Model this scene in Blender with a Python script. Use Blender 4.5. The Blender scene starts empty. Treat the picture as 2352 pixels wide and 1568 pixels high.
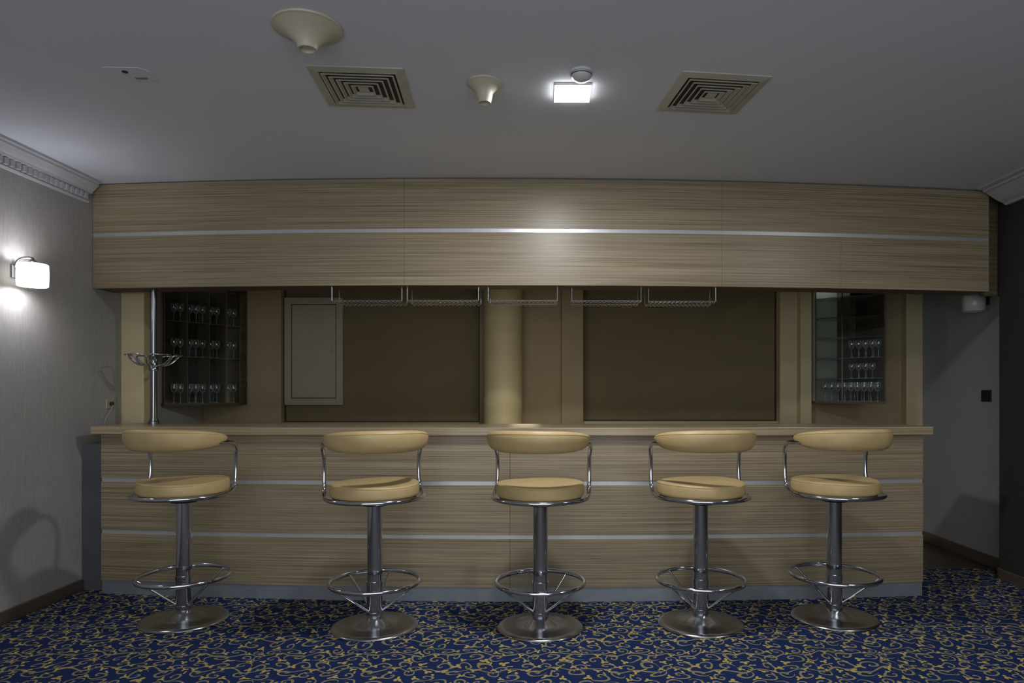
import bpy, bmesh, math, random
from mathutils import Vector, Matrix
random.seed(4)
PI=math.pi
S=bpy.context.scene
col=S.collection
R=math.radians
try:
    S.view_settings.view_transform='Standard'
except Exception: pass

# ------------------------------------------------------------ materials
def newmat(name):
    m=bpy.data.materials.new(name); m.use_nodes=True
    nt=m.node_tree; b=nt.nodes['Principled BSDF']
    return m,nt,b
def N(nt,t,**k):
    n=nt.nodes.new(t)
    for a,v in k.items(): setattr(n,a,v)
    return n
def math_(nt,op,a,b=None,c=None,clamp=False):
    n=N(nt,'ShaderNodeMath',operation=op); n.use_clamp=clamp
    for i,v in enumerate((a,b,c)):
        if v is None: continue
        if isinstance(v,(int,float)): n.inputs[i].default_value=v
        else: nt.links.new(v,n.inputs[i])
    return n.outputs[0]
def vmath(nt,op,a,b=None):
    n=N(nt,'ShaderNodeVectorMath',operation=op)
    for i,v in enumerate((a,b)):
        if v is None: continue
        if isinstance(v,tuple): n.inputs[i].default_value=v
        else: nt.links.new(v,n.inputs[i])
    return n.outputs[0]
def mixc(nt,f,a,b):
    n=N(nt,'ShaderNodeMix',data_type='RGBA')
    def s(sock,v):
        if isinstance(v,(tuple,list)): sock.default_value=(*v[:3],1)
        elif isinstance(v,(int,float)): sock.default_value=v
        else: nt.links.new(v,sock)
    s(n.inputs[0],f); s(n.inputs[6],a); s(n.inputs[7],b)
    return n.outputs[2]
def pos(nt,scale):
    g=N(nt,'ShaderNodeNewGeometry'); m=N(nt,'ShaderNodeVectorMath',operation='MULTIPLY')
    nt.links.new(g.outputs['Position'],m.inputs[0]); m.inputs[1].default_value=scale
    return m.outputs[0]
def noise(nt,vec,scale=1,detail=3,rough=.5,out=0):
    n=N(nt,'ShaderNodeTexNoise'); nt.links.new(vec,n.inputs['Vector'])
    n.inputs['Scale'].default_value=scale; n.inputs['Detail'].default_value=detail; n.inputs['Roughness'].default_value=rough
    return n.outputs[out]
def ramp(nt,f,lo,hi):
    n=N(nt,'ShaderNodeMapRange'); nt.links.new(f,n.inputs[0])
    n.inputs[1].default_value=lo; n.inputs[2].default_value=hi
    return n.outputs[0]
def bump(nt,b,h,s,d=.01):
    n=N(nt,'ShaderNodeBump'); n.inputs['Strength'].default_value=s; n.inputs['Distance'].default_value=d
    nt.links.new(h,n.inputs['Height']); nt.links.new(n.outputs[0],b.inputs['Normal'])
def plain(name,c,rough=.5,metal=0,var=.12,scale=(6,6,6),bs=0,spec=None):
    m,nt,b=newmat(name)
    f=noise(nt,pos(nt,scale),1,4)
    f=ramp(nt,f,.3,.7)
    lo=tuple(x*(1-var) for x in c); hi=tuple(min(1,x*(1+var)) for x in c)
    nt.links.new(mixc(nt,f,lo,hi),b.inputs['Base Color'])
    b.inputs['Roughness'].default_value=rough; b.inputs['Metallic'].default_value=metal
    if spec is not None: b.inputs['Specular IOR Level'].default_value=spec
    if bs: bump(nt,b,f,bs)
    return m
def wood(name,dark,light,rough=.35,gz=150):
    m,nt,b=newmat(name)
    f1=ramp(nt,noise(nt,pos(nt,(.5,0,gz)),1,1,.5),.34,.66)
    f2=ramp(nt,noise(nt,pos(nt,(1.6,0,gz*1.9)),1,2,.5),.36,.64)
    f3=ramp(nt,noise(nt,pos(nt,(.25,0,7)),1,2),.35,.7)
    f=math_(nt,'ADD',math_(nt,'MULTIPLY',f1,.5),math_(nt,'MULTIPLY',f2,.5))
    c=mixc(nt,f,dark,light)
    c2=mixc(nt,math_(nt,'MULTIPLY',f3,.10),c,dark)
    nt.links.new(c2,b.inputs['Base Color'])
    b.inputs['Roughness'].default_value=rough
    bump(nt,b,f,.06,.002)
    return m
def emis(name,c,s):
    m,nt,b=newmat(name)
    f=ramp(nt,noise(nt,pos(nt,(9,9,9)),1,2),.2,.8)
    nt.links.new(mixc(nt,f,tuple(x*.96 for x in c),c),b.inputs['Emission Color'])
    b.inputs['Base Color'].default_value=(*c,1); b.inputs['Emission Strength'].default_value=s
    return m
M={}
M['wood']=wood('zebrano_laminate',(.160,.120,.070),(.415,.340,.220),.36)
M['wood_edge']=wood('laminate_edge',(.25,.19,.11),(.46,.37,.24),.3,130)
M['wood_in']=wood('inner_board',(.05,.037,.02),(.12,.088,.05),.6,40)
M['steel_strip']=plain('brushed_strip',(.60,.61,.62),.38,.6,.04,(40,40,2))
M['rackwire']=plain('rack_wire',(.50,.51,.53),.25,.9,.04,(9,9,9))
M['plinth']=plain('plinth_metal',(.28,.31,.345),.4,.4,.1)
M['chrome']=plain('chrome',(.58,.60,.65),.10,1,.04,(3,3,3))
M['chrome_pole']=plain('pole_chrome',(.28,.29,.30),.2,1,.04,(3,3,3))
M['base_steel']=plain('base_steel',(.46,.46,.46),.22,1,.14,(9,9,9))
M['leather']=plain('cream_leather',(.51,.375,.175),.48,0,.07,(9,9,9),.12)
M['ceiling']=plain('ceiling_paint',(.64,.67,.74),.8,0,.03,(.7,.7,.7))
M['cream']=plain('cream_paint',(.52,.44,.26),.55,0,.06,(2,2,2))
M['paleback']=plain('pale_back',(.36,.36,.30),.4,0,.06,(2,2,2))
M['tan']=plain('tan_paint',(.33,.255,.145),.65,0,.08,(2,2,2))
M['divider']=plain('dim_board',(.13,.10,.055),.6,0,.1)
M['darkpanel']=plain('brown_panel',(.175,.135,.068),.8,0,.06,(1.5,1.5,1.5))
M['crown']=plain('plaster_trim',(.46,.47,.49),.6,0,.04)
M['baseboard']=plain('baseboard_wood',(.09,.065,.048),.4,0,.25,(20,1,20))
M['parquet']=plain('parquet',(.06,.038,.026),.35,0,.3,(14,2,1))
M['vent']=plain('aged_vent_plastic',(.46,.44,.365),.5,0,.1)
M['ventdark']=plain('vent_dark',(.06,.056,.048),.9)
M['fitting']=plain('aged_fitting',(.52,.485,.37),.45,0,.05)
M['white']=plain('white_plastic',(.60,.61,.62),.4,0,.03)
M['elec']=plain('beige_metal',(.36,.325,.25),.5,0,.05)
M['black']=plain('black_plastic',(.012,.012,.014),.4)
M['filler']=plain('grey_panel',(.085,.09,.095),.6)
M['line']=plain('dark_line',(.05,.038,.022),.8)
M['led']=emis('led_diffuser',(1,.99,.97),16)
M['shade']=emis('glowing_shade',(1,.97,.95),2.2)
M['shade_off']=plain('opal_shade',(.42,.42,.43),.3)
def wallpaper(name,c,k=.22):
    m,nt,b=newmat(name)
    f=ramp(nt,noise(nt,pos(nt,(170,170,14)),1,4,.6),.3,.7)
    g=ramp(nt,noise(nt,pos(nt,(60,60,4)),1,2,.6),.3,.7)
    f=math_(nt,'ADD',math_(nt,'MULTIPLY',f,.75),math_(nt,'MULTIPLY',g,.25))
    nt.links.new(mixc(nt,f,tuple(x*(1-k) for x in c),tuple(x*(1+k) for x in c)),b.inputs['Base Color'])
    b.inputs['Roughness'].default_value=.6
    bump(nt,b,f,.2,.003)
    return m
M['paper']=wallpaper('grey_beige_wallpaper',(.335,.325,.305),.15)
M['paper_r']=wallpaper('grey_wallpaper',(.30,.325,.35),.10)
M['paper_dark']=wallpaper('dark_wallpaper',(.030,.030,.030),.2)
def glassmat(name,c=(.9,.95,.95),tr=.0,diff=0):
    m,nt,b=newmat(name)
    out=nt.nodes['Material Output']
    t=N(nt,'ShaderNodeBsdfTransparent'); t.inputs[0].default_value=(*c,1)
    g=N(nt,'ShaderNodeBsdfGlossy'); g.inputs['Roughness'].default_value=.05
    lw=N(nt,'ShaderNodeLayerWeight'); lw.inputs[0].default_value=.35+tr
    f=math_(nt,'MULTIPLY',lw.outputs['Facing'],.7+tr)
    f=math_(nt,'ADD',f,.06+tr)
    mx=N(nt,'ShaderNodeMixShader')
    nt.links.new(f,mx.inputs[0]); nt.links.new(t.outputs[0],mx.inputs[1]); nt.links.new(g.outputs[0],mx.inputs[2])
    last=mx.outputs[0]
    if diff:
        d=N(nt,'ShaderNodeBsdfDiffuse'); d.inputs[0].default_value=(.8,.86,.9,1)
        m2=N(nt,'ShaderNodeMixShader'); nt.links.new(math_(nt,'MULTIPLY',lw.outputs['Facing'],diff),m2.inputs[0])
        nt.links.new(last,m2.inputs[1]); nt.links.new(d.outputs[0],m2.inputs[2]); last=m2.outputs[0]
    nt.links.new(last,out.inputs[0])
    return m
M['glass']=glassmat('clear_glass',(.9,.93,.95),.08,.55)
M['pane']=glassmat('pane_glass',(.90,.93,.91),-.04)
M['gshelf']=glassmat('shelf_glass',(.6,.75,.72),.15,.3)
def carpet():
    m,nt,b=newmat('scroll_carpet')
    T=.40
    p=pos(nt,(1/T,1/T,0))
    wv=noise(nt,pos(nt,(5,5,0)),1,1,.5,1)
    wv=vmath(nt,'MULTIPLY',vmath(nt,'SUBTRACT',wv,(.5,.5,.5)),(.28,.28,0))
    p=vmath(nt,'ADD',p,wv)
    def polar(cx,cy):
        d=vmath(nt,'SUBTRACT',vmath(nt,'FRACTION',vmath(nt,'ADD',p,(.5-cx+20,.5-cy+20,0))),(.5,.5,0))
        s=N(nt,'ShaderNodeSeparateXYZ'); nt.links.new(d,s.inputs[0])
        x,y=s.outputs[0],s.outputs[1]
        r=math_(nt,'SQRT',math_(nt,'ADD',math_(nt,'MULTIPLY',x,x),math_(nt,'MULTIPLY',y,y)))
        return r,math_(nt,'DIVIDE',math_(nt,'ARCTAN2',y,x),2*PI)
    def spiral(cx,cy,rm,h,ph,turns=1.15,hw=.0135):
        rm*=.92
        r,t=polar(cx,cy)
        k=turns/rm
        s=math_(nt,'ADD',math_(nt,'ADD',math_(nt,'MULTIPLY',r,k),math_(nt,'MULTIPLY',t,h)),ph)
        f=math_(nt,'ABSOLUTE',math_(nt,'SUBTRACT',math_(nt,'FRACT',math_(nt,'ADD',s,10)),.5))
        return math_(nt,'MULTIPLY',math_(nt,'LESS_THAN',f,hw*k),math_(nt,'LESS_THAN',r,rm))
    def flower(cx,cy,l,base,amp,ph):
        r,t=polar(cx,cy)
        base*=1.12; amp*=1.15
        rr=math_(nt,'ADD',math_(nt,'MULTIPLY',math_(nt,'COSINE',math_(nt,'MULTIPLY',math_(nt,'ADD',t,ph),2*PI*l)),amp),base)
        return math_(nt,'LESS_THAN',r,rr)
    def acc(a,x): return x if a is None else math_(nt,'MAXIMUM',a,x)
    L_=None
    sp=[(.12,.13,.125,1,.1),(.37,.20,.12,-1,.4),(.63,.10,.125,1,.7),(.87,.22,.115,-1,.2),
        (.02,.42,.115,-1,.8),(.25,.45,.125,1,.3),(.50,.36,.12,-1,.0),(.75,.45,.12,1,.55),
        (.13,.70,.125,1,.6),(.38,.70,.12,-1,.15),(.62,.64,.12,1,.35),(.88,.70,.125,-1,.9),
        (.25,.92,.10,-1,.5),(.50,.90,.11,1,.25),(.76,.90,.11,-1,.65),(.0,.92,.10,1,.45)]
    for q in sp: L_=acc(L_,spiral(*q))
    s=N(nt,'ShaderNodeSeparateXYZ'); nt.links.new(p,s.inputs[0])
    for c,amp,ph in ((.30,.055,.0),(.80,.055,.5)):
        w=math_(nt,'MULTIPLY',math_(nt,'SINE',math_(nt,'MULTIPLY',math_(nt,'ADD',s.outputs[0],ph),4*PI)),amp)
        y=math_(nt,'SUBTRACT',math_(nt,'FRACT',math_(nt,'ADD',math_(nt,'SUBTRACT',s.outputs[1],w),.5-c+20)),.5)
        L_=acc(L_,math_(nt,'LESS_THAN',math_(nt,'ABSOLUTE',y),.0135))
    F_=None
    for q in [(.24,.04,3,.034,.018,.1),(.49,.06,3,.032,.018,.4),(.76,.30,3,.034,.018,.2),(.99,.08,3,.032,.018,.0),
              (.13,.31,3,.032,.018,.25),(.38,.34,3,.030,.016,.05),(.62,.28,3,.032,.018,.3),(.89,.42,3,.034,.018,.15),
              (.27,.60,3,.032,.018,.1),(.50,.53,3,.034,.018,.22),(.75,.60,3,.030,.018,.35),(.01,.60,3,.032,.018,.0),
              (.13,.86,3,.032,.018,.4),(.37,.84,3,.030,.018,.1),(.64,.80,3,.032,.018,.28),(.88,.88,3,.030,.018,.18),
              (.07,.22,2,.018,.012,.1),(.44,.27,2,.018,.012,.3),(.69,.20,2,.018,.012,.2),(.20,.36,2,.018,.012,.4),
              (.57,.45,2,.018,.012,.0),(.82,.53,2,.018,.012,.15),(.33,.55,2,.018,.012,.3),(.44,.79,2,.018,.012,.2)]:
        F_=acc(F_,flower(*q))
    pile=ramp(nt,noise(nt,pos(nt,(350,350,350)),1,2),.25,.75)
    blue=mixc(nt,pile,(.007,.015,.055),(.020,.038,.130))
    c=mixc(nt,L_,blue,(.27,.235,.115))
    c=mixc(nt,F_,c,(.47,.365,.11))
    nt.links.new(c,b.inputs['Base Color'])
    b.inputs['Roughness'].default_value=.95; b.inputs['Specular IOR Level'].default_value=.1
    bump(nt,b,pile,.4,.004)
    return m
M['carpet']=carpet()

# ------------------------------------------------------------ geometry helpers
def BM(): return bmesh.new()
def box(bm,x0,x1,y0,y1,z0,z1):
    v=[bm.verts.new(p) for p in ((x0,y0,z0),(x1,y0,z0),(x1,y1,z0),(x0,y1,z0),(x0,y0,z1),(x1,y0,z1),(x1,y1,z1),(x0,y1,z1))]
    for f in ((0,3,2,1),(4,5,6,7),(0,1,5,4),(1,2,6,5),(2,3,7,6),(3,0,4,7)): bm.faces.new([v[i] for i in f])
    return bm
def prism(bm,pts,z0,z1):
    a=[bm.verts.new((x,y,z0)) for x,y in pts]; b=[bm.verts.new((x,y,z1)) for x,y in pts]
    bm.faces.new(a[::-1]); bm.faces.new(b)
    n=len(pts)
    for i in range(n): bm.faces.new((a[i],a[(i+1)%n],b[(i+1)%n],b[i]))
    return bm
def extrude_y(bm,prof,y0,y1):
    a=[bm.verts.new((x,y0,z)) for x,z in prof]; b=[bm.verts.new((x,y1,z)) for x,z in prof]
    bm.faces.new(a); bm.faces.new(b[::-1]); n=len(prof)
    for i in range(n): bm.faces.new((a[i],b[i],b[(i+1)%n],a[(i+1)%n]))
    return bm
def slab(bm,x0,x1,fy,d0,d1,z0,z1,n=None):
    n=n or max(2,int(abs(x1-x0)/.06))
    rows=[]
    for i in range(n+1):
        x=x0+(x1-x0)*i/n; y=fy(x)
        rows.append([bm.verts.new(p) for p in ((x,y+d0,z0),(x,y+d1,z0),(x,y+d1,z1),(x,y+d0,z1))])
    for a,b in zip(rows,rows[1:]):
        for j in range(4): bm.faces.new((a[j],b[j],b[(j+1)%4],a[(j+1)%4]))
    bm.faces.new(rows[0]); bm.faces.new(rows[-1][::-1])
    return bm
def lathe(bm,prof,c=(0,0,0),n=48,sx=1,sy=1):
    rings=[]
    for r,z in prof:
        if r<1e-6: rings.append([bm.verts.new((c[0],c[1],c[2]+z))])
        else: rings.append([bm.verts.new((c[0]+sx*r*math.cos(2*PI*i/n),c[1]+sy*r*math.sin(2*PI*i/n),c[2]+z)) for i in range(n)])
    for a,b in zip(rings,rings[1:]):
        for i in range(n):
            j=(i+1)%n
            if len(a)==1 and len(b)==1: continue
            if len(a)==1: bm.faces.new((a[0],b[i],b[j]))
            elif len(b)==1: bm.faces.new((a[i],b[0],a[j]))
            else: bm.faces.new((a[i],b[i],b[j],a[j]))
    return bm
def smooth_path(pts,closed=False,sub=4):
    P=[Vector(p) for p in pts]; out=[]
    n=len(P)
    rng=range(n if closed else n-1)
    for i in rng:
        if closed: a,b,c,d=P[i-1],P[i],P[(i+1)%n],P[(i+2)%n]
        else: a,b,c,d=P[max(i-1,0)],P[i],P[i+1],P[min(i+2,n-1)]
        for k in range(sub):
            t=k/sub
            out.append(.5*((2*b)+(c-a)*t+(2*a-5*b+4*c-d)*t*t+(-a+3*b-3*c+d)*t**3))
    if not closed: out.append(P[-1])
    return out
def tube(bm,pts,r,closed=False,n=10,sub=0):
    P=smooth_path(pts,closed,sub) if sub else [Vector(p) for p in pts]
    m=len(P); rings=[]; prev=None
    for i in range(m):
        if closed: t=(P[(i+1)%m]-P[i-1]).normalized()
        else: t=(P[min(i+1,m-1)]-P[max(i-1,0)]).normalized()
        if prev is None:
            u=t.cross(Vector((0,0,1)))
            if u.length<.05: u=t.cross(Vector((1,0,0)))
        else: u=prev-t*prev.dot(t)
        u.normalize(); w=t.cross(u); prev=u
        rings.append([bm.verts.new(P[i]+r*(u*math.cos(2*PI*k/n)+w*math.sin(2*PI*k/n))) for k in range(n)])
    for i in range(m if closed else m-1):
        a,b=rings[i],rings[(i+1)%m]
        for k in range(n): bm.faces.new((a[k],a[(k+1)%n],b[(k+1)%n],b[k]))
    if not closed:
        bm.faces.new(rings[0][::-1]); bm.faces.new(rings[-1])
    return bm
def root_loc(p):
    while p.parent: p=p.parent
    return Vector(p.location)
def obj(name,bm,mat,parent=None,smooth=False,bevel=0,origin=None):
    bmesh.ops.recalc_face_normals(bm,faces=bm.faces[:])
    off=root_loc(parent) if parent else (Vector(origin) if origin else None)
    if off is not None: bmesh.ops.translate(bm,verts=bm.verts[:],vec=-off)
    me=bpy.data.meshes.new(name); bm.to_mesh(me); bm.free()
    me.materials.append(M[mat] if isinstance(mat,str) else mat)
    o=bpy.data.objects.new(name,me); col.objects.link(o)
    if parent: o.parent=parent
    elif origin: o.location=origin
    if smooth:
        for p in me.polygons: p.use_smooth=True
        md=o.modifiers.new('es','EDGE_SPLIT'); md.split_angle=R(50)
    if bevel:
        b=o.modifiers.new('bv','BEVEL'); b.width=bevel; b.segments=2; b.limit_method='ANGLE'
    return o
def tag(o,label,cat,group=None):
    o['label']=label; o['category']=cat
    if group: o['group']=group
    return o
def thing(name,label,cat,loc,group=None,rz=0):
    o=bpy.data.objects.new(name,None); col.objects.link(o); o.location=loc; o.rotation_euler=(0,0,rz)
    o.empty_display_size=.1
    return tag(o,label,cat,group)
def struct(name,bm,mat,smooth=False,bevel=0):
    o=obj(name,bm,mat,None,smooth,bevel); o['kind']='structure'; return o
def dup(root,loc,rz,label):
    r=root.copy(); col.objects.link(r); r.location=loc; r.rotation_euler=(0,0,rz); r['label']=label
    for ch in list(root.children):
        c=ch.copy(); col.objects.link(c); c.parent=r
        for g in list(ch.children):
            d=g.copy(); col.objects.link(d); d.parent=c
    return r
F=1568.; H=1.35
def PX(px,Y): return (px-1250)*Y/F
def PZ(py,Y): return H+(900-py)*Y/F

CZ=2.80
WL=-3.15; WR=3.30; WR2=3.45; YB=6.40
# ------------------------------------------------------------ room shell
struct('floor',box(BM(),WL-.1,WR2+.1,-2.6,5.22,-.1,0),'carpet')
struct('floor_back',box(BM(),WL-.1,WR2+.1,5.22,YB+.1,-.1,0),'parquet')
struct('ceiling',box(BM(),WL-.1,WR2+.1,-2.6,YB+.1,CZ,CZ+.1),'ceiling')
struct('wall_left',box(BM(),WL-.1,WL,-2.6,YB+.1,0,CZ),'paper')
struct('wall_right',box(BM(),WR,WR2,-2.6,4.95,0,CZ),'paper_dark')
struct('wall_right_back',box(BM(),WR2,WR2+.1,-2.6,YB+.1,0,CZ),'paper_r')
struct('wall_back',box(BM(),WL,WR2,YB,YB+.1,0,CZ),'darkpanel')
def seg(n,x0,x1,y0,m,z0=0,z1=CZ): struct(n,box(BM(),x0,x1,y0,YB,z0,z1),m,bevel=.004)
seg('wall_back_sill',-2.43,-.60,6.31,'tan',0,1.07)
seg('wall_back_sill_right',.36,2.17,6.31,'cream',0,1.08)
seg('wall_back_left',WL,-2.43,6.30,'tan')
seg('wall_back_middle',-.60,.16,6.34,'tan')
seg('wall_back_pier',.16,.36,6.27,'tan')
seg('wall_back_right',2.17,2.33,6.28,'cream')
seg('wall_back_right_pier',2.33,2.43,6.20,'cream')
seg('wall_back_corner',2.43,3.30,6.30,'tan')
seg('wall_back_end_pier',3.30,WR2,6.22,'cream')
struct('wall_left_pier',box(BM(),WL,-2.98,5.08,5.20,0,CZ),'cream',bevel=.004)
def rectframe(bm,x0,x1,y0,y1,z0,z1,w):
    box(bm,x0,x0+w,y0,y1,z0,z1); box(bm,x1-w,x1,y0,y1,z0,z1)
    box(bm,x0+w,x1-w,y0,y1,z0,z0+w); box(bm,x0+w,x1-w,y0,y1,z1-w,z1); return bm
struct('trim_3',rectframe(BM(),-2.43,-.60,6.38,6.40,1.07,CZ,.010),'line')
struct('trim_4',rectframe(BM(),.36,2.17,6.38,6.40,1.08,CZ,.010),'line')
def crown(name,wx,s,y0,y1,zb=2.65,k=1.0):
    pr=[(0,zb),(.012,zb),(.018,zb+.012),(.012,zb+.020),(.012,zb+.062),(.040,zb+.066),(.044,zb+.078),(.060,zb+.092),(.078,zb+.112),(.084,zb+.116),(.086,zb+.130),(.10,zb+.134),(.10,CZ),(0,CZ)]
    bm=BM(); extrude_y(bm,[(wx+s*p*k,z) for p,z in pr],y0,y1)
    y=y0+.01
    while y<y1-.03:
        a,b=sorted((wx+s*.008*k,wx+s*.034*k)); box(bm,a,b,y,y+.026,zb+.022,zb+.060)
        y+=.046
    struct(name,bm,'crown')
crown('trim_1',WL,1,-2.5,4.70)
zb=2.68
struct('trim_2',extrude_y(BM(),[(WR-p,z) for p,z in [(0,zb),(.02,zb),(.03,zb+.012),(.07,zb+.03),(.12,zb+.06),(.155,zb+.085),(.175,zb+.09),(.18,zb+.102),(.215,zb+.107),(.215,CZ),(0,CZ)]],-2.5,4.86),'crown')
def bb(name,x0,x1,y0,y1,h=.078): struct(name,box(BM(),x0,x1,y0,y1,0,h),'baseboard',bevel=.004)
bb('baseboard_left',WL,WL+.018,-2.5,4.64)
bb('baseboard_right',WR-.018,WR,-2.5,4.95)
bb('baseboard_right_back',WR2-.018,WR2,4.96,6.2,.09)
struct('wall_column',lathe(BM(),[(0,0),(.175,0),(.175,CZ),(0,CZ)],(-.37,6.12,0),64),'cream',smooth=True)

# ------------------------------------------------------------ bar counter
fb=lambda x:4.39+.021*x*x
bar=thing('bar_counter','long curved bar counter in striped light wood with steel strips, behind the five stools','bar counter',(-.2,4.6,0))
obj('body',slab(BM(),-2.95,2.49,fb,.014,.46,0,1.068),'wood_in',bar)
for z0,z1 in ((.092,.404),(.430,.750),(.776,1.068)):
    for x0,x1 in ((-2.97,-.2208),(-.2192,2.51)):
        obj('front_panel',slab(BM(),x0,x1,fb,0,.014,z0,z1),'wood',bar,bevel=.001)
for z0,z1 in ((.404,.430),(.750,.776)):
    o=obj('steel_strip',slab(BM(),-2.965,2.505,fb,.003,.014,z0,z1),'steel_strip',bar)
o=obj('plinth',slab(BM(),-2.96,2.50,fb,.006,.014,0,.092),'plinth',bar); o['label']='grey-blue metal plinth'
obj('end_panel',box(BM(),-2.97,-2.95,fb(-2.96)+.014,fb(-2.96)+.46,0,1.068),'wood',bar)
obj('end_panel',box(BM(),2.49,2.51,fb(2.5)+.014,fb(2.5)+.46,0,1.068),'wood',bar)
obj('countertop',slab(BM(),-3.02,2.56,fb,-.04,.50,1.07,1.122),'wood_edge',bar,bevel=.004)
o=obj('filler_panel',box(BM(),WL+.001,-2.975,4.65,4.67,0,.995),'filler',None,bevel=.002,origin=(-3.06,4.66,0))
tag(o,'low grey panel closing the gap between left wall and bar','panel')

# ------------------------------------------------------------ fascia
ff=lambda x:4.62+.0213*x*x+.0225*x
fas=thing('bar_canopy','long overhead wood fascia above the bar with one steel strip','fascia',(0,4.7,2.065))
FB=2.072
obj('body',slab(BM(),-3.145,3.19,ff,.014,.22,FB+.003,2.79),'wood_in',fas)
cuts=[-3.148,-.947,1.22,3.2]
for a,b in zip(cuts,cuts[1:]):
    obj('front_panel',slab(BM(),a+.0006,b-.0006,ff,0,.014,2.456,2.792),'wood',fas,bevel=.001)
cuts=[-3.148,-.947,1.22,2.07,3.2]
for a,b in zip(cuts,cuts[1:]):
    obj('front_panel',slab(BM(),a+.0006,b-.0006,ff,0,.014,FB,2.430),'wood',fas,bevel=.001)
obj('steel_strip',slab(BM(),-3.147,3.199,ff,.003,.014,2.430,2.456),'steel_strip',fas)
o=obj('end_panel',box(BM(),3.192,3.448,4.99,5.01,FB-.02,2.79),'wood_in',fas); o['label']='dark end panel'

# ------------------------------------------------------------ stools
def ang(a,r,z): return (r*math.cos(R(a)),r*math.sin(R(a)),z)
def make_stool(label):
    t=thing('bar_stool',label,'bar stool',(0,0,0),'cream bar stools along the counter')
    obj('base',lathe(BM(),[(0,0),(.243,0),(.246,.004),(.243,.010),(.215,.018),(.21,.016),(.165,.026),(.16,.024),(.12,.036),(.075,.052),(.055,.062),(.0,.062)],n=64),'base_steel',t,True)
    obj('pedestal',lathe(BM(),[(0,.06),(.049,.06),(.049,.09),(.0452,.0902),(.0452,.24),(.048,.2402),(.048,.2648),(.0435,.265),(.0435,.70),(0,.70)],n=48),'chrome',t,True)
    obj('seat_plate',lathe(BM(),[(0,.70),(.075,.70),(.09,.722),(.235,.742),(.235,.757),(0,.757)],n=40),'black',t,True)
    obj('foot_ring',tube(BM(),[ang(a,.252,.262) for a in range(0,360,6)],.0135,True,12),'chrome',t,True)
    for a in (-152,-28,62,118):
        obj('strut',tube(BM(),[ang(a,.247,.256),ang(a,.043,.096)],.0065,n=8),'chrome',t,True)
    half=[ang(-42,.278,1.062),ang(-25,.287,1.062),ang(-10,.289,1.058),ang(4,.290,1.049),ang(13,.289,1.024),ang(17,.287,.98),ang(18,.286,.90),ang(17,.285,.83),ang(13,.281,.785),ang(4,.278,.762),ang(-8,.276,.752)]
    ring=[ang(a,.275,.750) for a in range(-18,-90,-9)]
    left=half+ring+[ang(-90,.275,.750)]
    right=[(-x,y,z) for x,y,z in left[:-1]][::-1]
    obj('arm_rail',tube(BM(),left+right,.0122,sub=3,n=12),'chrome',t,True)
    pr=[(0,.752)]
    n=14
    for i in range(n+1):
        a=-PI/2+PI*i/n
        ca,sa=math.cos(a),math.sin(a)
        pr.append((.226+.026*abs(ca)**.55, .794+.038*(abs(sa)**.6)*(1 if sa>0 else -1)))
    pr+= [(.15,.836),(.08,.838),(0,.839)]
    bm=lathe(BM(),pr,n=56)
    for v in bm.verts:
        a=math.atan2(v.co.y,v.co.x)
        if v.co.z>.81: v.co.z+=.004*math.sin(2*a+.6)*(v.co.xy.length/.25)
    s=obj('seat',bm,'leather',t,True)
    obj('piping',tube(BM(),[ang(a,.248,.823+.004*math.sin(2*R(a)+.6)) for a in range(0,360,6)],.0028,True,6),'leather',s,True)
    bm=BM(); rings=[]; m=52; k=22; SP=83
    def ed(u):
        return max(1-abs(u)**2.5,0)**.5
    for i in range(m+1):
        u=-1+2*i/m
        u=math.sin(u*PI/2)*.35+u*.65
        th=-90+SP*u
        e=ed(u)
        hh=.006+.057*e; tt=.005+.029*e
        row=[]
        for j in range(k):
            p=2*PI*j/k
            c,s_=math.cos(p),math.sin(p)
            c=abs(c)**.85*(1 if c>0 else -1); s_=abs(s_)**.85*(1 if s_>0 else -1)
            z=1.074+.006*(1-u*u)+hh*s_
            r=.283+tt*c+.009*s_
            row.append(bm.verts.new(ang(th,r,z)))
        rings.append(row)
    for a,b in zip(rings,rings[1:]):
        for j in range(k): bm.faces.new((a[j],a[(j+1)%k],b[(j+1)%k],b[j]))
    bm.faces.new(rings[0]); bm.faces.new(rings[-1][::-1])
    b=obj('backrest',bm,'leather',t,True)
    pts=[]
    for i in range(2,m-1):
        u=-1+2*i/m
        pts.append(ang(-90+SP*u,.283+.75*(.005+.029*ed(u))+.0065,1.074+.006*(1-u*u)+(.006+.057*ed(u))*.72))
    obj('piping',tube(BM(),pts,.0024,n=6),'leather',b,True)
    return t
spots=[(423,4.05,85,'leftmost cream bar stool, nearest the lit wall lamp, in front of the chrome pole'),
 (861,3.93,112,'cream bar stool second from left, turned furthest to the side'),
 (1241,3.92,80,'middle cream bar stool, standing in front of the round column'),
 (1609,3.98,98,'cream bar stool second from right, under the rightmost hanging glass rack'),
 (1916,4.08,101,'rightmost cream bar stool, nearest the right end of the bar')]
st=None
for px,Y,Fa,lab in spots:
    loc=(PX(px,Y),Y,0); rz=R(Fa-90)
    if st is None: st=make_stool(lab); first=(loc,rz)
    else: dup(st,loc,rz,lab)
st.location,st.rotation_euler=first[0],(0,0,first[1])

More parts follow.
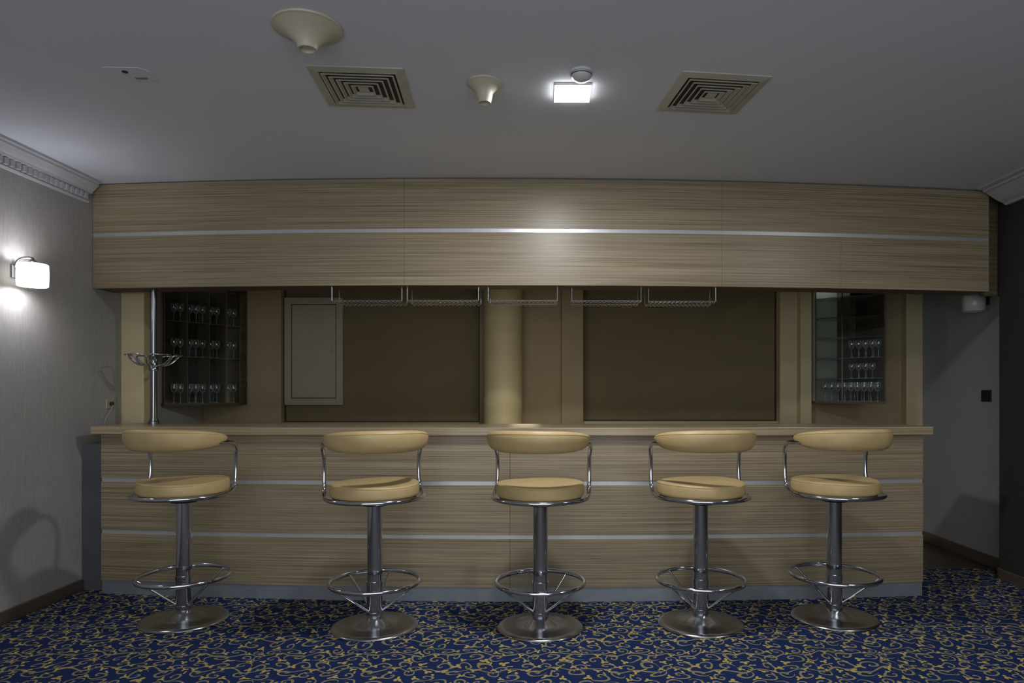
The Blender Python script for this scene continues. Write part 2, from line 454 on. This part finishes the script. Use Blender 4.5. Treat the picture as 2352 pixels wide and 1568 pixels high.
# ------------------------------------------------------------ hanging glass racks
racks=[(765,925,'first from left, above second stool'),(938,1100,'second from left'),(1122,1280,'in the middle, before the round column'),(1313,1472,'fourth from left, over the pier'),(1490,1645,'rightmost of the five')]
for a,b,w in racks:
    x0,x1=PX(a,4.68),PX(b,4.68); xc=(x0+x1)/2; y0=ff(xc)+.03; y1=y0+.17; z=1.972
    t=thing('glass_rack','chrome wire glass rack hanging under the fascia, '+w,'glass rack',(xc,y0,z),'wire glass racks under the fascia')
    obj('frame',tube(BM(),[(x0,y0,z),(x1,y0,z),(x1,y1,z),(x0,y1,z)],.0038,True,6),'rackwire',t)
    for x in (x0,x1):
        for y in (y0,y1):
            obj('hanger',tube(BM(),[(x,y,z),(x,y,FB+.001)],.0038,n=6),'rackwire',t)
    bm=BM(); n=16
    for i in range(n):
        xx=x0+(x1-x0)*(i+.5)/n
        tube(bm,[(xx,y0,z),(xx,y1,z)],.0024,n=5)
        dx=(x1-x0)/n/2
        for yy in (y0,y1):
            tube(bm,[(xx-dx,yy,z-.003),(xx,yy,z-.014),(xx+dx,yy,z-.003)],.0022,n=5)
    obj('wire_grid',bm,'rackwire',t)

# ------------------------------------------------------------ chrome pole
px_,py_=PX(353,4.84),4.84
t=thing('counter_pole','chrome pole rising from the left end of the counter to the fascia','pole',(px_,py_,1.122))
obj('pole',lathe(BM(),[(0,1.13),(.0225,1.13),(.0225,FB+.002),(0,FB+.002)],(px_,py_,0),32),'chrome_pole',t,True)
obj('base_collar',lathe(BM(),[(0,1.1225),(.036,1.1225),(.036,1.142),(.029,1.146),(.029,1.160),(0,1.160)],(px_,py_,0),32),'chrome_pole',t,True)
obj('collar',lathe(BM(),[(0,1.50),(.030,1.50),(.031,1.505),(.031,1.525),(.027,1.53),(.027,1.60),(.031,1.604),(.0,1.604)],(px_,py_,0),32),'chrome_pole',t,True)
for i in range(6):
    a=60*i+15
    def q(da,r,z):
        return (px_+r*math.cos(R(a+da)),py_+r*math.sin(R(a+da)),z)
    obj('hook_loop',tube(BM(),[q(-18,.026,1.535),q(-22,.10,1.545),q(-25,.165,1.605),q(0,.180,1.610),q(25,.165,1.605),q(22,.10,1.545),q(18,.026,1.535)],.0052,sub=4,n=8),'chrome',t,True)

# ------------------------------------------------------------ wall lamps
def sconce2(y,side,lit,label):
    wx=WL if side<0 else WR2; s=1 if side<0 else -1
    z=2.045; c=wx+s*.115
    t=thing('wall_lamp',label,'wall lamp',(wx,y,z),'drum wall lamps')
    bm=BM(); x0,x1=sorted((wx+s*.001,wx+s*.010)); box(bm,x0,x1,y-.022,y+.022,z-.02,z+.06)
    obj('wall_plate',bm,'chrome_pole',t,bevel=.003)
    obj('arm',tube(BM(),[(wx+s*.008,y,z+.045),(wx+s*.026,y,z+.086),(wx+s*.06,y,z+.102),(c,y,z+.098),(c,y,z+.062)],.0065,sub=4,n=10),'chrome_pole',t,True)
    obj('socket',lathe(BM(),[(0,.04),(.020,.04),(.024,.078),(.014,.088),(0,.088)],(c,y,z),20),'chrome_pole',t,True)
    obj('shade',lathe(BM(),[(.074,-.070),(.079,-.066),(.081,0),(.079,.060),(.074,.064),(.070,.060),(.070,-.066),(.074,-.070)],(c,y,z),40),'shade' if lit else 'shade_off',t,True)
    obj('spider',tube(BM(),[(c-.072,y,z+.056),(c+.072,y,z+.056)],.003,n=6),'chrome_pole',t)
    if lit:
        l=bpy.data.lights.new('lamp_bulb','POINT'); l.energy=8; l.color=(.90,.92,1.0); l.shadow_soft_size=.065
        lo=bpy.data.objects.new('lamp_bulb',l); col.objects.link(lo); lo.location=(c,y,z-.005)
sconce2(4.05,-1,True,'glowing white drum wall lamp on the left wall')
sconce2(5.30,1,False,'unlit white drum wall lamp on the right rear wall')

# ------------------------------------------------------------ ceiling fittings
def vent(x,y,rz,label):
    t=thing('ceiling_vent',label,'ceiling vent',(0,0,0),'square ceiling vents')
    h=.213
    bm=BM()
    for s in range(4):
        A=Matrix.Rotation(s*PI/2,3,'Z')
        i=.172
        pts=[Vector(p) for p in ((-h,-h,-.0005),(h,-h,-.0005),(h,-h,-.007),(-h,-h,-.007),(-i,-i,-.0005),(i,-i,-.0005),(i,-i,-.013),(-i,-i,-.013))]
        v=[bm.verts.new(A@p) for p in pts]
        for f in ((0,1,2,3),(3,2,6,7),(7,6,5,4)): bm.faces.new([v[k] for k in f])
    bmesh.ops.remove_doubles(bm,verts=bm.verts[:],dist=1e-5)
    obj('frame',bm,'vent',t)
    obj('backing',box(BM(),-.172,.172,-.172,.172,-.003,-.0008),'ventdark',t)
    for a in (.164,.136,.108,.080,.052):
        bm=BM()
        for s in range(4):
            A=Matrix.Rotation(s*PI/2,3,'Z'); i=a-.014
            v=[bm.verts.new(A@Vector(p)) for p in ((-a,-a,-.016),(a,-a,-.016),(i,-i,-.005),(-i,-i,-.005),(-a,-a,-.018),(a,-a,-.018),(a-.007,-a+.007,-.018),(-a+.007,-a+.007,-.018))]
            for f in ((0,1,2,3),(4,5,6,7),(0,1,5,4)): bm.faces.new([v[k] for k in f])
        bmesh.ops.remove_doubles(bm,verts=bm.verts[:],dist=1e-5)
        obj('louvre',bm,'vent',t)
    obj('centre_plate',box(BM(),-.024,.024,-.024,.024,-.013,-.008),'vent',t,bevel=.002)
    t.location=(x,y,CZ); t.rotation_euler=(0,0,rz)
vent(-.858,3.25,R(4),'square cream ceiling vent left of centre, between the funnel fittings')
vent(.81,3.315,R(7),'square cream ceiling vent on the right, beyond the square lamp')
def funnel(x,y,Rr,d,tip,label):
    t=thing('ceiling_funnel',label,'ceiling fitting',(x,y,CZ),'funnel ceiling fittings')
    obj('flange',lathe(BM(),[(0,-.0005),(Rr*.98,-.0005),(Rr,-.004),(Rr*.98,-.010),(Rr*.9,-.013),(0,-.013)],(x,y,CZ),56),'fitting',t,True)
    k=[(Rr*.93,-.012),(Rr*.80,-.020),(Rr*.62,-.034),(Rr*.47,-.050)]
    pr=k+[(tip*1.20,-d*.74),(tip*1.05,-d*.93),(tip,-d),(tip*.82,-d),(tip*.78,-d+.012),(0,-d+.012)]
    obj('funnel',lathe(BM(),pr,(x,y,CZ),56),'fitting',t,True)
funnel(-.94,2.71,.137,.092,.037,'large cream funnel-shaped fitting on the ceiling, nearest the camera')
funnel(-.28,3.20,.085,.097,.030,'small cream funnel-shaped fitting on the ceiling, beside the square lamp')
def led(x,y,label,p=30,s=.0875,ls=None):
    t=thing('ceiling_light',label,'ceiling light',(x,y,CZ),'square surface ceiling lights')
    obj('housing',box(BM(),x-s,x+s,y-s,y+s,CZ-.014,CZ-.0005),'white',t,bevel=.003)
    obj('diffuser',box(BM(),x-s+.001,x+s-.001,y-s+.001,y+s-.001,CZ-.021,CZ-.0142),'led',t,bevel=.0015)
    l=bpy.data.lights.new('ceiling_lamp','AREA'); l.energy=p; l.color=(.95,.97,1); l.size=ls or 2*s
    lo=bpy.data.objects.new('ceiling_lamp',l); col.objects.link(lo); lo.location=(x,y,CZ-.025)
led(.135,3.285,'bright square ceiling lamp beside the smoke detector',31)
led(2.75,2.55,'square ceiling lamp near the right wall',13,ls=.5)
x,y=.168,3.09
t=thing('smoke_detector','round white smoke detector touching the bright square lamp','smoke detector',(x,y,CZ))
obj('base',lathe(BM(),[(0,-.0005),(.054,-.0005),(.054,-.012),(0,-.012)],(x,y,CZ),40),'white',t,True)
obj('sensor_head',lathe(BM(),[(0,-.012),(.046,-.012),(.046,-.024),(.042,-.030),(.030,-.040),(.012,-.044),(0,-.044)],(x,y,CZ),40),'white',t,True)
obj('slot_ring',lathe(BM(),[(.0465,-.016),(.0475,-.016),(.0475,-.020),(.0465,-.020)],(x,y,CZ),40),'ventdark',t,True)
x,y=-1.885,3.11
t=thing('ceiling_plate','flat white cover plate with a dark hole, at the left of the ceiling','cover plate',(x,y,CZ))
w,h=.105,.075
pts=[(x-w,y-h*.5),(x-w*.8,y-h*.9),(x+w*.7,y-h*.8),(x+w,y-h*.3),(x+w*.95,y+h*.6),(x+w*.6,y+h),(x-w*.5,y+h*.8),(x-w*.9,y+h*.3)]
obj('plate',prism(BM(),pts,CZ-.003,CZ-.0003),'ceiling',t,bevel=.001)
obj('hole',lathe(BM(),[(0,-.0035),(.013,-.0035),(.013,-.006),(0,-.006)],(x-.01,y-.025,CZ),20),'black',t)
obj('grille',box(BM(),x+.0,x+.055,y+.030,y+.048,CZ-.005,CZ-.003),'plinth',t)

# ------------------------------------------------------------ electrical panel door
Y=6.36; x0,x1=-2.418,-1.875; z0,z1=PZ(930,6.35),PZ(683,6.35)
t=thing('electrical_cabinet','tall pale metal electrical cabinet set in the left dark recess','electrical cabinet',((x0+x1)/2,Y,z0))
bm=BM(); rectframe(bm,x0,x1,Y-.01,6.398,z0,z1,.062); obj('frame',bm,'elec',t,bevel=.003)
d=obj('door',box(BM(),x0+.068,x1-.068,Y-.004,6.397,z0+.068,z1-.068),'elec',t,bevel=.003)
obj('handle',box(BM(),x1-.105,x1-.090,Y-.016,Y-.004,1.71,1.76),'elec',d,bevel=.003)

# ------------------------------------------------------------ glass cabinets
gcache={}
def glass(x,y,z,label,group,hh=.165,w=.80):
    key=hh
    if key not in gcache:
        k=hh/.17
        pr=[(0,0),(.031,0),(.031,.002),(.006,.007),(.0035,.02),(.0035,.075),(.008,.085),(.026,.10),(.034,.125),(.033,.15),(.028,.17),(.0255,.17),(.0305,.15),(.0315,.125),(.024,.103),(0,.09)]
        o2=obj('stemmed_glass',lathe(BM(),[(r*w,zz*k) for r,zz in pr],n=20),'glass',None,True); gcache[key]=o2
    else:
        o2=gcache[key].copy(); col.objects.link(o2)
    o2.location=(x,y,z); tag(o2,label,'glass',group)
A=Vector((-3.12,5.60)); B=Vector((-2.74,6.17)); L=(B-A).length; dv=(B-A)/L; nv=Vector((-dv.y,dv.x))
def at(t,o): return A+dv*t+nv*o
def plank(bm,P,d_,n_,t0,t1,o0,o1,z0,z1):
    pts=[P+d_*t0+n_*o0,P+d_*t1+n_*o0,P+d_*t1+n_*o1,P+d_*t0+n_*o1]
    return prism(bm,[(p.x,p.y) for p in pts],z0,z1)
t=thing('glass_cabinet','dark corner cabinet with cubbyholes of glasses, left, behind the chrome pole','cabinet',(-2.95,6.05,1.235))
Z0,Z1=1.235,2.45
plan=[(A.x,A.y),(B.x,B.y),(B.x,6.295),(WL+.004,6.295),(WL+.004,A.y+.01)]
inset=[(A.x,A.y+.012),(B.x-.012,B.y+.012),(B.x-.012,6.29),(WL+.013,6.29),(WL+.013,A.y+.03)]
obj('floor_board',prism(BM(),plan,Z0,Z0+.02),'wood_in',t)
obj('top_board',prism(BM(),plan,Z1-.02,Z1),'wood_in',t)
obj('back_panel',prism(BM(),[(WL+.004,A.y+.03),(WL+.012,A.y+.03),(WL+.012,6.285),(B.x-.012,6.285),(B.x-.012,6.293),(WL+.004,6.293)],Z0+.02,Z1-.02),'wood_in',t)
obj('side_panel',box(BM(),B.x-.011,B.x,B.y+.012,6.295,Z0+.02,Z1-.02),'wood_in',t)
obj('stile',plank(BM(),A,dv,nv,0,.010,0,.012,Z0+.02,Z1-.02),'wood_in',t)
obj('stile',plank(BM(),A,dv,nv,L-.010,L,0,.012,Z0+.02,Z1-.02),'wood_in',t)
for z in (1.65,1.945,2.24):
    obj('shelf',prism(BM(),inset,z-.008,z),'divider',t)
for tt in (.2,.39,.55):
    for za,zb in ((Z0+.02,1.642),(1.65,1.937),(1.945,2.232),(2.24,Z1-.02)):
        obj('divider',plank(BM(),A,dv,nv,tt-.005,tt+.005,.004,.02+min(.16,tt*.55),za,zb),'divider',t)
obj('glass_front',plank(BM(),A,dv,nv,.012,L-.012,.0005,.0025,Z0+.02,Z1-.02),'pane',t)
for zz,lab,gl,hh in ((Z0+.0205,'small stemmed glass on the bottom level of the left cabinet','glasses at the bottom of the left cabinet',.165),
                  (1.6505,'small stemmed glass on the first shelf up in the left cabinet','glasses on the first shelf of the left cabinet',.15),
                  (1.9455,'small stemmed glass on the second shelf up in the left cabinet','glasses on the second shelf of the left cabinet',.15)):
    for tt in (.105,.160,.238,.296,.353,.425,.482,.586,.642):
        p=at(tt,.045); glass(p.x,p.y,zz,lab,gl,hh)
    if zz<1.9:
        for tt in (.27,.33,.43,.495,.60,.645):
            p=at(tt,.125); glass(p.x,p.y,zz,lab,gl,hh)
A2=Vector((2.44,6.15)); B2=Vector((2.88,5.75)); L2=(B2-A2).length; d2=(B2-A2)/L2; n2=Vector((-d2.y,d2.x))
t=thing('glass_cabinet','tall cabinet of glass shelves with a bright left half, right of the bar','cabinet',(2.68,6.05,1.25))
Z0,Z1=1.25,2.45
plan=[(A2.x,A2.y),(B2.x,B2.y),(B2.x,6.295),(A2.x,6.295)]
inner=[(A2.x+.014,A2.y+.004),(B2.x-.014,B2.y+.028),(B2.x-.014,6.285),(A2.x+.014,6.285)]
obj('floor_board',prism(BM(),plan,Z0,Z0+.02),'wood_in',t)
obj('top_board',prism(BM(),plan,Z1-.02,Z1),'wood_in',t)
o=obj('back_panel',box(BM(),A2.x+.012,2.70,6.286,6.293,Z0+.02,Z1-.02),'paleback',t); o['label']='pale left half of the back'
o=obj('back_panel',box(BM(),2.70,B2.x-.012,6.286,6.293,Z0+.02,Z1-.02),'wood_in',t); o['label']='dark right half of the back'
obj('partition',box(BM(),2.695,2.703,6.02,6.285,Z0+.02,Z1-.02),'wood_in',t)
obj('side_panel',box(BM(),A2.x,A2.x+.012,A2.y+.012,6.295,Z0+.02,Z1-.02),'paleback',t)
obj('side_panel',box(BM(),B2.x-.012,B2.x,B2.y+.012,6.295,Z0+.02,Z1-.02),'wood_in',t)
for z in (1.47,1.65,1.83,2.01,2.19):
    obj('shelf',prism(BM(),inner,z-.006,z),'gshelf',t)
for tt in (.004,.235,L2-.008):
    obj('mullion',plank(BM(),A2,d2,n2,tt-.004,tt+.006,.0,.006,Z0+.02,Z1-.02),'chrome_pole' if tt==.235 else 'wood_in',t)
obj('glass_front',plank(BM(),A2,d2,n2,.012,L2-.014,.0008,.0028,Z0+.02,Z1-.02),'pane',t)
gl='glasses at the bottom of the right cabinet'
for i in range(9):
    tt=.075+.055*i
    p=A2+d2*tt+n2*.045; glass(p.x,p.y,Z0+.0205,'stemmed glass on the bottom level of the right cabinet',gl)
for tt in (.16,.22,.30,.36,.42,.48):
    p=A2+d2*tt+n2*.125; glass(p.x,p.y,Z0+.0205,'stemmed glass on the bottom level of the right cabinet',gl)
for tt,off in ((.30,.05),(.357,.05),(.414,.05),(.471,.05),(.520,.05),(.34,.125),(.40,.125),(.46,.125)):
    p=A2+d2*tt+n2*off; glass(p.x,p.y,1.6505,'small stemmed glass halfway up the right cabinet','glasses halfway up the right cabinet',.15)
for tt,off in ((.30,.05),(.357,.05),(.414,.05),(.471,.05),(.34,.125),(.40,.125)):
    p=A2+d2*tt+n2*off; glass(p.x,p.y,1.4705,'short stemmed glass on the lowest glass shelf of the right cabinet','glasses on the lowest glass shelf of the right cabinet',.13)
l=bpy.data.lights.new('cabinet_fill','POINT'); l.energy=.6; l.color=(.93,.98,1); l.shadow_soft_size=.03  # added light to brighten the cabinet's left half, not a fitted lamp
lo=bpy.data.objects.new('cabinet_fill',l); col.objects.link(lo); lo.location=(2.57,6.16,2.38)

# ------------------------------------------------------------ small wall items
yy=4.94; z=1.265
t=thing('wall_socket','small wall socket with a thin cable, left wall above the counter end','socket',(WL,yy,z))
obj('plate',box(BM(),WL+.0005,WL+.010,yy-.04,yy+.04,z-.035,z+.035),'elec',t,bevel=.003)
obj('plug',box(BM(),WL+.010,WL+.030,yy-.012,yy+.015,z-.012,z+.015),'black',t,bevel=.004)
obj('cable',tube(BM(),[(WL+.03,yy,z-.01),(WL+.03,yy-.03,z-.05),(WL+.02,yy-.07,z-.11),(WL+.025,yy-.09,z-.20),(WL+.02,yy-.05,z-.30)],.0024,sub=4,n=6),'elec',t,True)
y0=5.32
t=thing('wall_switch','small black switch plate on the right rear wall','switch',(WR2,y0,1.32))
obj('plate',box(BM(),WR2-.010,WR2-.0005,y0-.058,y0+.058,1.275,1.365),'black',t,bevel=.003)
obj('rocker',box(BM(),WR2-.014,WR2-.010,y0-.03,y0+.03,1.295,1.345),'black',t,bevel=.002)

# ------------------------------------------------------------ lights
def area(loc,rot,size,size_y,e,c):
    l=bpy.data.lights.new('room_fill','AREA'); l.shape='RECTANGLE'; l.size=size; l.size_y=size_y; l.energy=e; l.color=c
    o=bpy.data.objects.new('room_fill',l); col.objects.link(o); o.location=loc; o.rotation_euler=rot
area((0,-1.6,1.5),(R(110),0,0),4.5,2.2,76,(.90,.94,1))  # added fill behind the camera, aimed forward and up
area((0,.6,2.72),(0,0,0),3.5,1.2,17,(.94,.96,1))  # added soft fill under the ceiling, without a fixture
pl=bpy.data.lights.new('warm_back_fill','POINT'); pl.energy=5; pl.color=(1,.84,.52); pl.shadow_soft_size=.2  # added warm fill behind the bar for the glow on the column
po=bpy.data.objects.new('warm_back_fill',pl); col.objects.link(po); po.location=(-.15,5.25,1.0)
w=bpy.data.worlds.new('w'); S.world=w; w.use_nodes=True
w.node_tree.nodes['Background'].inputs[0].default_value=(.5,.53,.6,1); w.node_tree.nodes['Background'].inputs[1].default_value=.25

cam=bpy.data.cameras.new('cam'); co=bpy.data.objects.new('camera',cam); col.objects.link(co)
co.location=(0,0,H); co.rotation_euler=(R(90),0,0)
cam.sensor_width=36; cam.lens=24; cam.shift_x=-74/2352; cam.shift_y=116/2352; cam.clip_start=.05
S.camera=co
